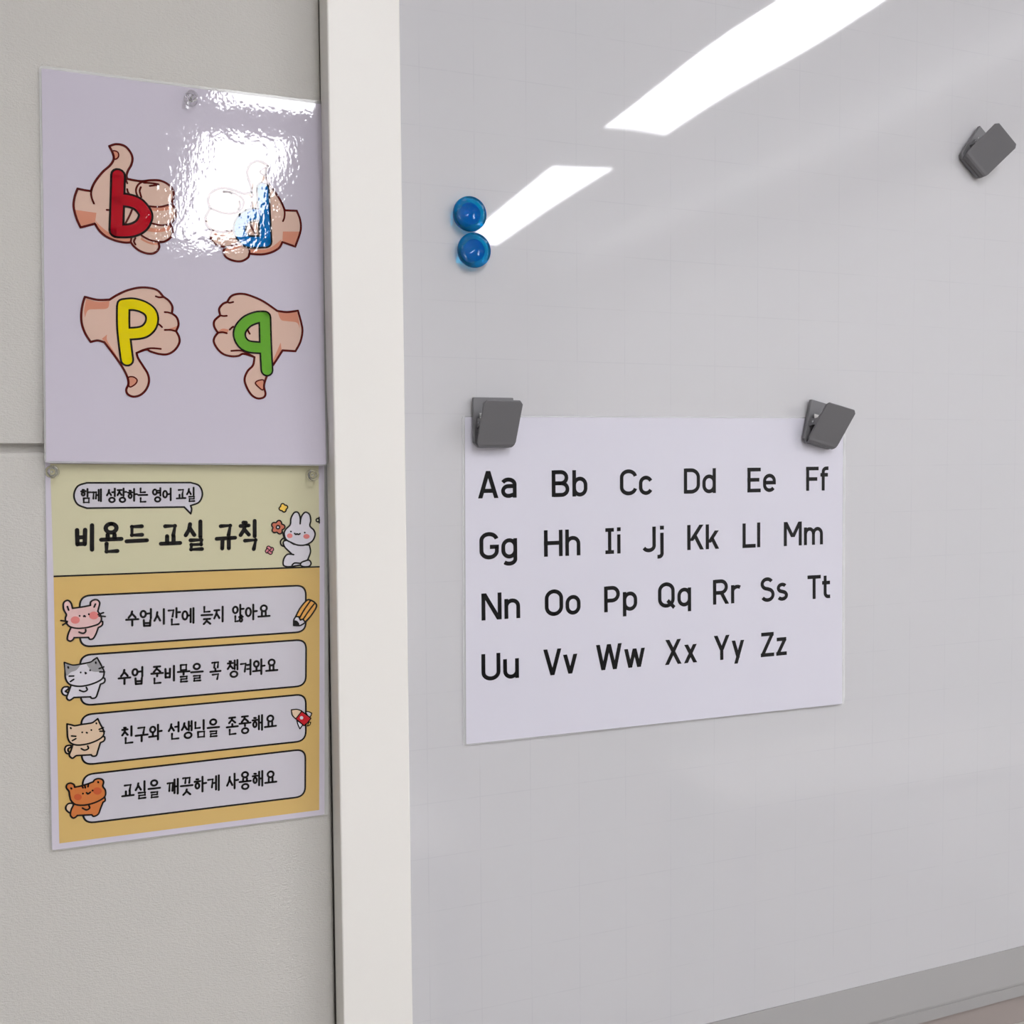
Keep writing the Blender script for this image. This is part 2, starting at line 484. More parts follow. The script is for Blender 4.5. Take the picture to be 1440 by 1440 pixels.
hand(fd,
     [(940, 690, C), (1060, 695, C), (1095, 790), (1098, 900), (1045, 1058, C), (915, 1012, C), (880, 1072), (800, 1117), (700, 1137), (580, 1130, C), (565, 1170), (500, 1205), (420, 1200), (345, 1165), (318, 1110), (340, 1065, C), (240, 1035), (188, 970), (200, 890, C), (150, 840), (138, 760), (185, 670, C), (163, 600), (180, 530), (240, 480), (320, 463), (420, 485), (520, 518), (605, 508, C), (600, 460), (575, 380), (560, 300), (590, 225), (650, 193), (715, 203), (768, 240, C), (742, 300), (755, 380), (790, 440), (850, 520), (900, 600)],
     [[(920, 905, C), (1090, 905, C), (1045, 1050, C), (915, 1008, C)], [(585, 1080, C), (700, 1090), (800, 1065), (905, 985, C), (905, 1010, C), (875, 1068), (800, 1113), (700, 1133), (585, 1128, C)], [(200, 900, C), (300, 920), (420, 905, C), (420, 940, C), (300, 950), (205, 935)], [(330, 1075, C), (430, 1050), (500, 1030, C), (510, 1050, C), (430, 1085), (335, 1100)]],
     [[(605, 508), (615, 535), (603, 560)], [(320, 500), (430, 518), (505, 565), (522, 620), (490, 690), (400, 722), (300, 712), (190, 670)], [(200, 890), (300, 906), (420, 895)], [(340, 1065), (430, 1040), (500, 1020)], [(555, 1040), (582, 1100), (575, 1150)], [(900, 600), (935, 690), (935, 760), (920, 800)], [(590, 830), (612, 880), (645, 935)], [(480, 600), (490, 640), (470, 680)], [(605, 610), (598, 650)], [(320, 505), (370, 500), (400, 520)]],
     [(748, 262), (705, 280), (690, 305), (715, 328), (745, 335)],
     [(718, 472), (730, 720), (745, 1000)], [(690, 735), (600, 737), (520, 785), (483, 870), (505, 950), (575, 1008), (745, 1005)],
     'hand_blue', 'thumb up hand with blue letter d', (8.3, 11.3), 'blue letter d')
fp = lambda x, y: (90 + x / 7.2, 380 + y / 7.2)
hand(fp,
     [(212, 270, C), (340, 300), (462, 298, C), (540, 250), (640, 205), (760, 177), (870, 180), (950, 207), (1005, 268, C), (1062, 310), (1097, 370), (1092, 437, C), (1142, 480), (1160, 550), (1135, 617, C), (1166, 680), (1166, 740), (1120, 810), (1050, 850), (970, 850), (880, 825), (830, 805), (735, 838, C), (750, 890), (800, 970), (848, 1050), (860, 1130), (830, 1210), (770, 1265), (700, 1280), (645, 1255), (630, 1210), (652, 1150), (640, 1080), (590, 980), (500, 850), (408, 730, C), (340, 712), (270, 727, C), (215, 640), (180, 540), (175, 440), (190, 340)],
     [[(225, 290, C), (345, 320), (460, 310, C), (440, 385), (330, 395), (245, 405), (212, 480, C), (205, 400)], [(385, 695, C), (435, 652, C), (440, 720), (530, 860), (640, 1050), (640, 1078, C), (590, 975), (500, 845), (410, 725)], [(1040, 600, C), (1120, 575), (1150, 560, C), (1135, 610, C)]],
     [[(930, 265), (965, 275), (1005, 272)], [(1020, 425), (1055, 428), (1092, 440)], [(1020, 605), (1080, 605), (1135, 620)], [(945, 540), (970, 555), (992, 576)], [(735, 838), (800, 808), (880, 790), (980, 797)]],
     [(648, 1092), (700, 1080), (740, 1112), (720, 1155), (662, 1180)],
     [(600, 365), (602, 600), (638, 908)], [(602, 352), (700, 345), (800, 372), (872, 425), (892, 500), (862, 580), (780, 632), (606, 645)],
     'hand_yellow', 'thumb down hand with yellow letter p', (7.8, 10.8), 'yellow letter p')
fq = lambda x, y: (280 + x / 7.2, 390 + y / 7.2)
hand(fq,
     [(1000, 338, C), (1038, 480), (1045, 560), (1022, 660), (975, 748, C), (845, 740, C), (780, 842), (722, 930), (682, 1010), (657, 1100), (672, 1180), (650, 1217), (590, 1226), (530, 1190), (480, 1110), (460, 1030), (490, 950), (545, 890), (560, 808, C), (450, 775), (400, 795), (330, 800), (250, 780), (190, 730), (150, 660), (155, 610), (190, 562, C), (153, 500), (155, 440), (213, 385, C), (203, 320), (240, 270), (285, 250, C), (320, 195), (380, 170), (460, 170), (560, 202), (660, 250), (790, 340, C), (890, 352)],
     [[(795, 350, C), (890, 360), (990, 345, C), (1012, 450), (1018, 520, C), (990, 460), (900, 445), (830, 430)], [(835, 740, C), (825, 660, C), (800, 720), (740, 860), (735, 920, C), (775, 842)], [(190, 545, C), (240, 520), (300, 530, C), (280, 560), (195, 560, C)]],
     [[(285, 252), (310, 258), (345, 250)], [(213, 385), (245, 392), (280, 390)], [(190, 562), (235, 556), (280, 566)], [(310, 530), (328, 512), (345, 500)], [(325, 745), (420, 742), (490, 770), (560, 808)], [(490, 530), (500, 550), (512, 572)]],
     [(655, 1045), (600, 1045), (570, 1070), (600, 1110), (648, 1138)],
     [(665, 402), (672, 660), (686, 940)], [(665, 402), (580, 408), (480, 452), (412, 540), (420, 630), (490, 697), (640, 715)],
     'hand_green', 'thumb down hand with green letter q', (8.1, 10.9), 'green letter q')

# ------------------------------------------------------------------ hangul from strokes
def circ(cx, cy, rx, ry, n=16): return [(cx + rx * cos(2 * pi * k / n - pi / 2), cy + ry * sin(2 * pi * k / n - pi / 2)) for k in range(n + 1)]
JA = {
    'g': [[(.08, .14), (.88, .12), (.74, .98)]],
    'n': [[(.14, .05), (.14, .88), (.92, .86)]],
    'd': [[(.9, .1), (.14, .12), (.14, .88), (.92, .88)]],
    'r': [[(.1, .06), (.88, .06), (.86, .48), (.16, .48), (.14, .94), (.92, .92)]],
    'm': [[(.12, .1), (.14, .92), (.86, .92), (.88, .1), (.12, .1)]],
    'b': [[(.12, .02), (.16, .95)], [(.88, .02), (.84, .95)], [(.14, .5), (.86, .5)], [(.16, .93), (.84, .93)]],
    's': [[(.5, .04), (.4, .5), (.06, .96)], [(.46, .34), (.94, .95)]],
    'o': [circ(.5, .5, .42, .44)],
    'j': [[(.08, .1), (.92, .08)], [(.52, .1), (.4, .5), (.06, .96)], [(.46, .44), (.94, .95)]],
    'c': [[(.36, -.06), (.62, -.04)], [(.06, .22), (.92, .2)], [(.52, .22), (.4, .58), (.06, .98)], [(.46, .52), (.94, .97)]],
    'h': [[(.36, -.04), (.64, -.02)], [(.06, .22), (.94, .2)], circ(.5, .68, .30, .28)],
}
JA['gg'] = [[(x * .44, y) for x, y in s] for s in JA['g']] + [[(.54 + x * .44, y) for x, y in s] for s in JA['g']]
JA['nh'] = [[(x * .42, y) for x, y in s] for s in JA['n']] + [[(.5 + x * .5, y) for x, y in s] for s in JA['h']]
INI = ['g', 'gg', 'n', 'd', None, 'r', 'm', 'b', None, 's', None, 'o', 'j', None, 'c', None, None, None, 'h']
FIN = {1: 'g', 4: 'n', 6: 'nh', 8: 'r', 16: 'm', 17: 'b', 19: 's', 21: 'o', 22: 'j'}
VV = {0: [[(.25, 0), (.25, 1)], [(.25, .46), (1, .44)]], 1: [[(.12, .03), (.12, .95)], [(.72, 0), (.72, 1)], [(.12, .5), (.72, .5)]],
      4: [[(.72, 0), (.72, 1)], [(0, .48), (.72, .46)]], 5: [[(.35, .04), (.35, .95)], [(.85, 0), (.85, 1)], [(-.15, .5), (.35, .48)]],
      6: [[(.72, 0), (.72, 1)], [(0, .34), (.72, .33)], [(0, .62), (.72, .61)]], 20: [[(.5, 0), (.5, 1)]]}
VH = {8: [[(0, .86), (1, .82)], [(.5, 0), (.5, .84)]], 12: [[(0, .88), (1, .84)], [(.32, .0), (.32, .86)], [(.66, .0), (.66, .86)]],
      13: [[(0, .14), (1, .1)], [(.5, .12), (.5, 1)]], 17: [[(0, .14), (1, .1)], [(.32, .12), (.3, 1)], [(.66, .12), (.66, 1)]], 18: [[(0, .5), (1, .46)]]}
def place(strokes, x0, y0, x1, y1): return [[(x0 + (x1 - x0) * x, y0 + (y1 - y0) * y) for x, y in s] for s in strokes]
def syllable(ch):
    c = ord(ch) - 0xAC00
    i, v, f = c // 588, (c % 588) // 28, c % 28
    I = JA[INI[i]]; out = []
    if v in VV:
        wide = v in (1, 5)
        if f:
            out += place(I, .04, .04, .52, .52) + place(VV[v], .60, -.04, .98, .58) + place(JA[FIN[f]], .24, .68, .92, 1.10)
        else:
            out += place(I, .04, .16, .54 if not wide else .5, .78) + place(VV[v], .60 if not wide else .56, 0, 1.0, .98)
    elif v in VH:
        down = v in (13, 17)
        if f:
            out += place(I, .2, -.06, .8, .34) + place(VH[v], .04, .40 if v != 18 else .42, .98, .62 if v != 18 else .6) + place(JA[FIN[f]], .2, .74, .84, 1.12)
        else:
            out += place(I, .2, .06, .8, .5) + place(VH[v], .04, .52 if not down else .56, .98, .86 if not down else 1.02)
    else:  # wa
        out += place(I, .06, .1, .54, .52) + place([[(0, .9), (1, .84)], [(.5, .1), (.5, .88)]], .02, .48, .6, .82) + place(VV[0], .62, .02, 1.0, 1.0)
    return out

def hangul(art, sheet, words, w_mm, key, layer):
    """words: (text, x0, y0, x1, y1, height) in photo pixels: centre line from left end to right end"""
    for text, x0, y0, x1, y1, h in words:
        n = len(text); adv = (x1 - x0) / n; pad = 0.08 if w_mm > 3 else 0.04
        for k, ch in enumerate(text):
            for s in syllable(ch):
                pts = []
                for u, v in s:
                    px = x0 + adv * (k + pad + (1 - 2 * pad) * u); t = (px - x0) / (x1 - x0)
                    pts.append(sheet.pt(px, y0 + (y1 - y0) * t + (v - 0.5) * h))
                art.stroke(pts, w_mm * 0.001, key, layer)

# ------------------------------------------------------------------ lower poster: class rules
def surf_rule(x, z):
    t = (ZCAM + 0.004 - z) / 0.312
    return -(0.0012 + 0.0022 * t) - 0.0006 * sin(pi * t)
rp = thing('rules_poster', 'laminated yellow sheet of four boxed Korean class rules with small animals', 'poster', (0.052, -0.001, ZCAM - 0.150))
RS = Sheet(surf_rule, rp)
rc = [RS.pt(*p) for p in ((63.5, 645), (456, 651), (456.3, 1145.2), (73.5, 1195.4))]
make_paper(RS, 'paper', 'rule_paper', rc, rp)
oc = [(rc[0][0] - .0006, rc[0][1] + .0022), (rc[1][0] + .0034, rc[1][1] + .0022), (rc[2][0] + .0034, rc[2][1] - .0006), (rc[3][0] - .0006, rc[3][1] - .0006)]
make_border(RS, oc, rc, rp, 0.002)
def RP(pts): return [RS.pt(x, y) for x, y in pts]
a = Art(RS); a.fill(RP([(70.5, 652), (448, 655), (449.5, 797), (75.3, 811)]), 'rule_cream', 1)
a.stroke(RP([(75.3, 810.5), (200, 806), (330, 801.2), (449.5, 797)]), 1.3e-3, 'rule_black', 3, cap='butt')
a.build('heading_panel', rp, label='pale yellow heading panel')
a = Art(RS); a.fill(RP([(75.3, 811), (449.5, 797), (448.8, 1139), (83.5, 1186)]), 'rule_orange', 1)
a.build('lower_panel', rp, label='orange yellow lower panel')
# speech bubble
a = Art(RS)
bub = spline([(122, 679, C), (268, 678.6, C), (280, 683), (284.6, 694.5), (280, 706), (268, 711, C), (269.5, 716), (268.2, 722.5, C), (259, 713, C), (122, 714.6, C), (109, 709), (104, 697), (109, 684)], True)
a.fill(RP(bub), 'rule_white', 2); a.stroke(RP(bub), 1.4e-3, 'rule_black', 3, closed=True)
sb = a.build('speech_bubble', rp)
a = Art(RS); hangul(a, RS, [('함께', 112.5, 697, 143.5, 696.5, 17), ('성장하는', 149, 696.5, 208, 695.8, 17), ('영어', 213.5, 695.8, 242, 695.3, 17), ('교실', 247.5, 695.5, 275.5, 694.8, 17)], 1.55, 'rule_black', 4)
a.build('lettering', sb)
a = Art(RS); hangul(a, RS, [('비욘드', 102.5, 757, 210, 753.5, 35), ('교실', 222.5, 753.5, 290.5, 752, 35), ('규칙', 301, 753.5, 366.5, 751, 35)], 3.3, 'rule_black', 4)
a.build('title_lettering', rp)
# rule boxes
rules = [
    (((112, 837.8), (430, 823), (430, 888.3), (112.5, 909.8)), [('수업시간에', 176, 869, 274, 865.5, 21), ('늦지', 282, 865, 317, 863.5, 21), ('않아요', 325.5, 862.5, 380, 859.5, 21)]),
    (((112.5, 921.3), (430.5, 899.3), (430, 964.2), (113.5, 992.3)), [('수업', 165.5, 951.5, 203, 949, 21), ('준비물을', 211.5, 949, 286, 944, 21), ('꼭', 294.5, 943, 311, 941.5, 21), ('챙겨와요', 318.5, 940.5, 391, 935.5, 21)]),
    (((114, 1005.3), (430, 976), (430, 1041.7), (115, 1075.8)), [('친구와', 170, 1034, 228, 1028.5, 21), ('선생님을', 235.5, 1028, 309, 1022, 21), ('존중해요', 317.5, 1021, 389, 1014, 21)]),
    (((116, 1089.5), (429.5, 1053.3), (429, 1119.7), (117, 1158)), [('교실을', 170.5, 1113, 226, 1107.5, 21), ('깨끗하게', 234, 1107, 309.5, 1100.5, 21), ('사용해요', 317.5, 1099.5, 389.5, 1092.5, 21)]),
]
for quad, words in rules:
    a = Art(RS)
    q = rounded(RP(quad), 0.0085)
    a.fill(q, 'rule_white', 2); a.stroke(q, 1.5e-3, 'rule_black', 3, closed=True)
    bx = a.build('rule_box', rp)
    a = Art(RS); hangul(a, RS, words, 1.75, 'rule_black', 4)
    a.build('lettering', bx)

def critter(name, fx, fills, lines, label, w=1.35):
    a = Art(RS)
    Q = lambda pts: RP([fx(x, y) for x, y in pts])
    for lay, (pts, key, outline) in enumerate(fills):
        s = spline(pts, True); base = 5 + lay * 0.8
        a.fill(Q(s), key, base)
        if outline: a.stroke(Q(s), w * 1e-3, 'rule_black', base + 0.4, closed=True)
    for st in lines: a.stroke(Q(spline(st)), w * 0.95e-3, 'rule_black', 5 + len(fills) * 0.8 + 0.6)
    return a.build(name, rp, label=label)
def disc(cx, cy, rx, ry=None, n=12):
    ry = ry or rx
    return [(cx + rx * cos(2 * pi * k / n), cy + ry * sin(2 * pi * k / n)) for k in range(n)]

f8 = lambda x, y: (60 + x / 6.545, 800 + y / 6.545)
f9 = lambda x, y: (60 + x / 6.26, 980 + y / 6.26)
f7 = lambda x, y: (260 + x / 6.545, 640 + y / 6.545)
f10 = lambda x, y: (260 + x / 6.545, 800 + y / 6.545)
f11 = lambda x, y: (260 + x / 6.26, 980 + y / 6.26)
critter('animal_picture', f8, [
    ([(262, 535, C), (235, 600), (228, 648), (255, 664), (280, 650), (290, 632, C), (422, 630, C), (435, 647), (465, 640), (490, 600), (512, 540, C), (545, 520), (552, 495), (535, 480), (400, 480, C)], 'rule_pink', True),
    ([(218, 420), (195, 375), (190, 325), (205, 298), (235, 290), (262, 315), (275, 362, C), (360, 350), (440, 335, C), (442, 305), (468, 286), (502, 285), (525, 312), (515, 360), (508, 390, C), (535, 430), (540, 470), (515, 505), (470, 523), (400, 540), (320, 546), (250, 530), (215, 490), (210, 450)], 'rule_pink', True),
    (disc(300, 470, 42, 34), 'rule_cheek', False), (disc(470, 428, 44, 36), 'rule_cheek', False)],
    [[(340, 430), (341, 432)], [(425, 415), (426, 417)], [(378, 436), (384, 430), (392, 437)], [(335, 580), (370, 592), (395, 578), (396, 556)], [(168, 474), (228, 482)], [(186, 515), (226, 490)], [(512, 418), (560, 402)], [(520, 432), (576, 437)], [(228, 345), (240, 378)], [(486, 322), (474, 350)]], 'pink mouse with rosy cheeks')
critter('animal_picture', f8, [
    ([(235, 1085), (195, 1088), (175, 1120), (190, 1155), (230, 1165), (232, 1140), (210, 1125), (235, 1105)], 'rule_rabbit', True),
    ([(262, 1070, C), (240, 1130), (222, 1185), (245, 1208), (272, 1195), (288, 1182, C), (440, 1176, C), (455, 1190), (490, 1180), (510, 1130), (532, 1060, C), (565, 1045), (573, 1018), (550, 1000), (400, 1000, C)], 'rule_rabbit', True),
    ([(200, 860, C), (240, 875), (285, 885), (370, 872), (445, 856), (470, 835), (500, 817, C), (525, 860), (547, 905), (565, 948), (555, 1000), (510, 1035), (430, 1065), (350, 1079), (280, 1072), (235, 1050), (210, 1000), (208, 930)], 'rule_rabbit', True),
    ([(206, 868, C), (240, 880), (285, 890), (350, 882, C), (310, 930), (260, 950), (224, 982), (212, 945)], 'rule_grey', False),
    ([(400, 870, C), (446, 861), (498, 824, C), (542, 908), (556, 930, C), (520, 945), (460, 942), (430, 915)], 'rule_grey', False)],
    [[(350, 950), (351, 952)], [(437, 930), (438, 932)], [(392, 952), (400, 958), (395, 962)], [(340, 1115), (380, 1128), (410, 1112), (402, 1088)], [(245, 985), (286, 984)], [(256, 1035), (286, 1015)], [(520, 916), (562, 900)], [(526, 946), (570, 946)], [(234, 900), (238, 910)], [(488, 856), (490, 866)]], 'white and grey cat')
critter('animal_picture', f9, [
    ([(245, 425), (208, 432), (195, 462), (210, 495), (240, 495), (225, 475), (225, 455), (248, 440)], 'rule_beige', True),
    ([(268, 412, C), (250, 470), (235, 513), (262, 538), (288, 520), (300, 515, C), (428, 508, C), (440, 520), (472, 514), (487, 470), (508, 402, C), (540, 385), (547, 358), (525, 345), (400, 340, C)], 'rule_beige', True),
    ([(215, 237, C), (255, 245), (285, 252), (350, 240), (430, 228), (460, 210), (485, 190, C), (506, 235), (530, 280), (540, 320), (520, 355), (460, 390), (380, 415), (300, 422), (245, 402), (222, 360), (217, 300)], 'rule_beige', True)],
    [[(348, 309), (349, 311)], [(428, 289), (429, 291)], [(386, 312), (392, 315)], [(340, 453), (370, 467), (402, 453), (396, 430)], [(255, 342), (292, 345)], [(262, 383), (292, 366)], [(498, 284), (535, 268)], [(505, 300), (545, 302)], [(246, 270), (250, 276)], [(472, 228), (474, 234)]], 'beige cat')
critter('animal_picture', f9, [
    ([(268, 940), (228, 938), (205, 965), (210, 997), (250, 1022), (262, 980)], 'rule_beige', True),
    ([(278, 940, C), (252, 990), (245, 1040), (270, 1065), (296, 1052), (305, 1042, C), (432, 1036, C), (450, 1050), (490, 1030), (510, 980), (532, 925, C), (550, 912), (547, 885), (530, 870), (400, 880, C)], 'rule_tiger', True),
    ([(232, 830), (210, 800), (214, 770), (245, 757), (275, 770), (282, 793, C), (360, 776), (447, 745, C), (458, 728), (490, 717), (525, 726), (537, 750), (530, 785), (552, 820), (550, 870), (510, 905), (440, 935), (360, 951), (290, 945), (250, 910), (238, 865)], 'rule_tiger', True),
    (disc(310, 880, 34, 28), 'rule_tigercheek', False), (disc(482, 826, 38, 32), 'rule_tigercheek', False)],
    [[(355, 847), (356, 849)], [(440, 820), (441, 822)], [(386, 840), (400, 851), (420, 836)], [(350, 975), (385, 992), (414, 976), (408, 955)], [(345, 777), (356, 798)], [(370, 770), (376, 798)], [(404, 764), (400, 788)], [(250, 800), (256, 806)], [(488, 745), (490, 751)]], 'orange tiger cub')
critter('animal_picture', f7, [
    ([(985, 912, C), (940, 915), (910, 955), (905, 1008), (935, 1026), (985, 1024), (1060, 1012, C), (1090, 1026), (1140, 1024), (1160, 1000), (1152, 975), (1130, 962, C), (1155, 890), (1145, 828, C), (1000, 820, C), (940, 785), (905, 800), (918, 845), (962, 890, C)], 'rule_rabbit', True),
    ([(968, 640), (976, 580), (1005, 530), (1040, 528), (1060, 575), (1060, 632, C), (1070, 570), (1105, 526), (1145, 545), (1157, 600), (1150, 652), (1185, 690), (1197, 732), (1172, 790), (1110, 825), (1040, 828), (980, 805), (930, 775), (913, 720), (930, 680)], 'rule_rabbit', True),
    (disc(964, 742, 26, 22), 'rule_cheek', False), (disc(1118, 748, 29, 22), 'rule_cheek', False)],
    [[(974, 702), (976, 704)], [(1101, 711), (1103, 713)], [(1008, 720), (1020, 730), (1032, 724), (1044, 730), (1058, 722)], [(1060, 1010), (1075, 985), (1130, 965)], [(985, 912), (1000, 915)], [(985, 1012), (1010, 992), (1060, 995)], [(895, 700), (918, 782)], [(902, 765), (880, 790), (885, 825), (905, 838)]], 'white rabbit holding a flower')
def petals(cx, cy, r, n, rot=0.0):
    out = []
    for k in range(n * 8):
        t = 2 * pi * k / (n * 8)
        rr = r * (0.68 + 0.32 * abs(cos(n * t / 2 + rot)))
        out.append((cx + rr * cos(t), cy + rr * sin(t)))
    return out
critter('flower_picture', f7, [(petals(856, 664, 64, 5, 0.2), 'rule_flower', True), (disc(856, 663, 15), 'rule_rabbit', True)], [], 'red flower', 1.2)
critter('flower_picture', f7, [(petals(906, 485, 40, 4, 0.6), 'rule_yellow', True)], [], 'small yellow flower', 1.1)
critter('flower_picture', f7, [(petals(778, 875, 40, 4, 0.8), 'rule_rose', True)], [[(760, 858), (796, 892)], [(796, 858), (760, 892)]], 'small pink flower', 0.8)
critter('flower_picture', f7, [(disc(1222, 598, 14, 16), 'rule_cream', True)], [[(1234, 572), (1236, 625)]], 'dark flower cut off by the margin', 1.2)
critter('pencil_picture', f10, [
    ([(1018, 440, C), (1060, 360), (1118, 292), (1150, 285), (1195, 310), (1210, 348), (1160, 430), (1108, 492, C), (1060, 520), (1000, 520, C), (1002, 470)], 'rule_rabbit', True),
    ([(1020, 438, C), (1060, 360), (1118, 292), (1150, 286), (1195, 310), (1209, 348), (1160, 430), (1106, 488, C), (1085, 462, C), (1062, 470, C), (1048, 440, C)], 'rule_pencil', True),
    ([(1003, 470, C), (1035, 480), (1052, 515), (1002, 522, C)], 'rule_black', False)],
    [[(1055, 448), (1100, 370), (1152, 296)], [(1088, 462), (1140, 385), (1188, 322)]], 'orange pencil')
critter('rocket_picture', f11, [
    ([(1060, 128, C), (1090, 130), (1116, 143, C), (1105, 170), (1088, 182, C)], 'rule_rabbit', True), ([(985, 205, C), (995, 245), (1012, 280, C), (1030, 255), (1040, 240, C)], 'rule_rabbit', True),
    ([(1078, 255, C), (1098, 245), (1106, 222, C), (1090, 220, C)], 'rule_yellow', True),
    ([(1028, 122, C), (985, 108), (936, 113, C), (945, 160), (978, 195, C)], 'rule_beige', True),
    ([(1028, 124, C), (1108, 186, C), (1085, 220, C), (1048, 252, C), (975, 192, C)], 'rule_red', True), (disc(1026, 182, 15), 'rule_rabbit', False)], [], 'red rocket', 1.0)

# ------------------------------------------------------------------ alphabet chart
def surf_chart(x, z):
    t = min(1, max(0, (ZCAM + 0.045 - z) / 0.30)); u = (x - 0.285) / 0.42
    return -0.0212 - 0.0022 * t * t * (0.3 + u) - 0.0003 * t
ac = thing('alphabet_chart', 'white laminated sheet of upper and lower case alphabet pairs held on the whiteboard', 'chart', (0.495, -0.021, ZCAM - 0.105))
AS = Sheet(surf_chart, ac)
cc = [AS.pt(*p) for p in ((653.8, 586.5), (1185.8, 588.5), (1184.3, 989.8), (655.5, 1046.5))]
make_paper(AS, 'paper', 'chart_paper', cc, ac)
co = [(cc[0][0] - .0028, cc[0][1] + .0012), (cc[1][0] + .0035, cc[1][1] + .0012), (cc[2][0] + .0035, cc[2][1] + .0005), (cc[3][0] - .0028, cc[3][1] - .0012)]
make_border(AS, co, cc, ac, 0.003)

W = 0.142; H = W / 2; XH = 0.745
def arc(cx, cy, rx, ry, a0, a1, n=12): return [(cx + rx * cos(radians(a0 + (a1 - a0) * k / n)), cy + ry * sin(radians(a0 + (a1 - a0) * k / n))) for k in range(n + 1)]
def pill(x0, y0, x1, y1, r, ry=None):
    ry = ry or r
    return arc(x1 - r, y1 - ry, r, ry, 0, 90) + arc(x0 + r, y1 - ry, r, ry, 90, 180) + arc(x0 + r, y0 + ry, r, ry, 180, 270) + arc(x1 - r, y0 + ry, r, ry, 270, 360)
def S(*p): return ('s', list(p), False)
def SC(p): return ('s', p, True)
def SP(p): return ('s', p, False)
def D(x0, y0, x1, y1, w=W):
    k = w * 0.5 * math.hypot(x1 - x0, y1 - y0) / abs(y1 - y0)
    return ('f', [(x0 - k, y0), (x0 + k, y0), (x1 + k, y1), (x1 - k, y1)])
def stem(x, y0, y1): return S((x, y0), (x, y1))
def bar(y, x0, x1): return S((x0, y), (x1, y))
xb, xt, mid = H, XH - H, XH / 2
def bowl(x0, x1): return SC(pill(x0, xb, x1, xt, (x1 - x0) / 2, 0.24))
def hookn(x0, x1): return SP([(x0, 0.30)] + arc((x0 + x1) / 2, xt - 0.22, (x1 - x0) / 2, 0.22, 180, 0) + [(x1, 0)])
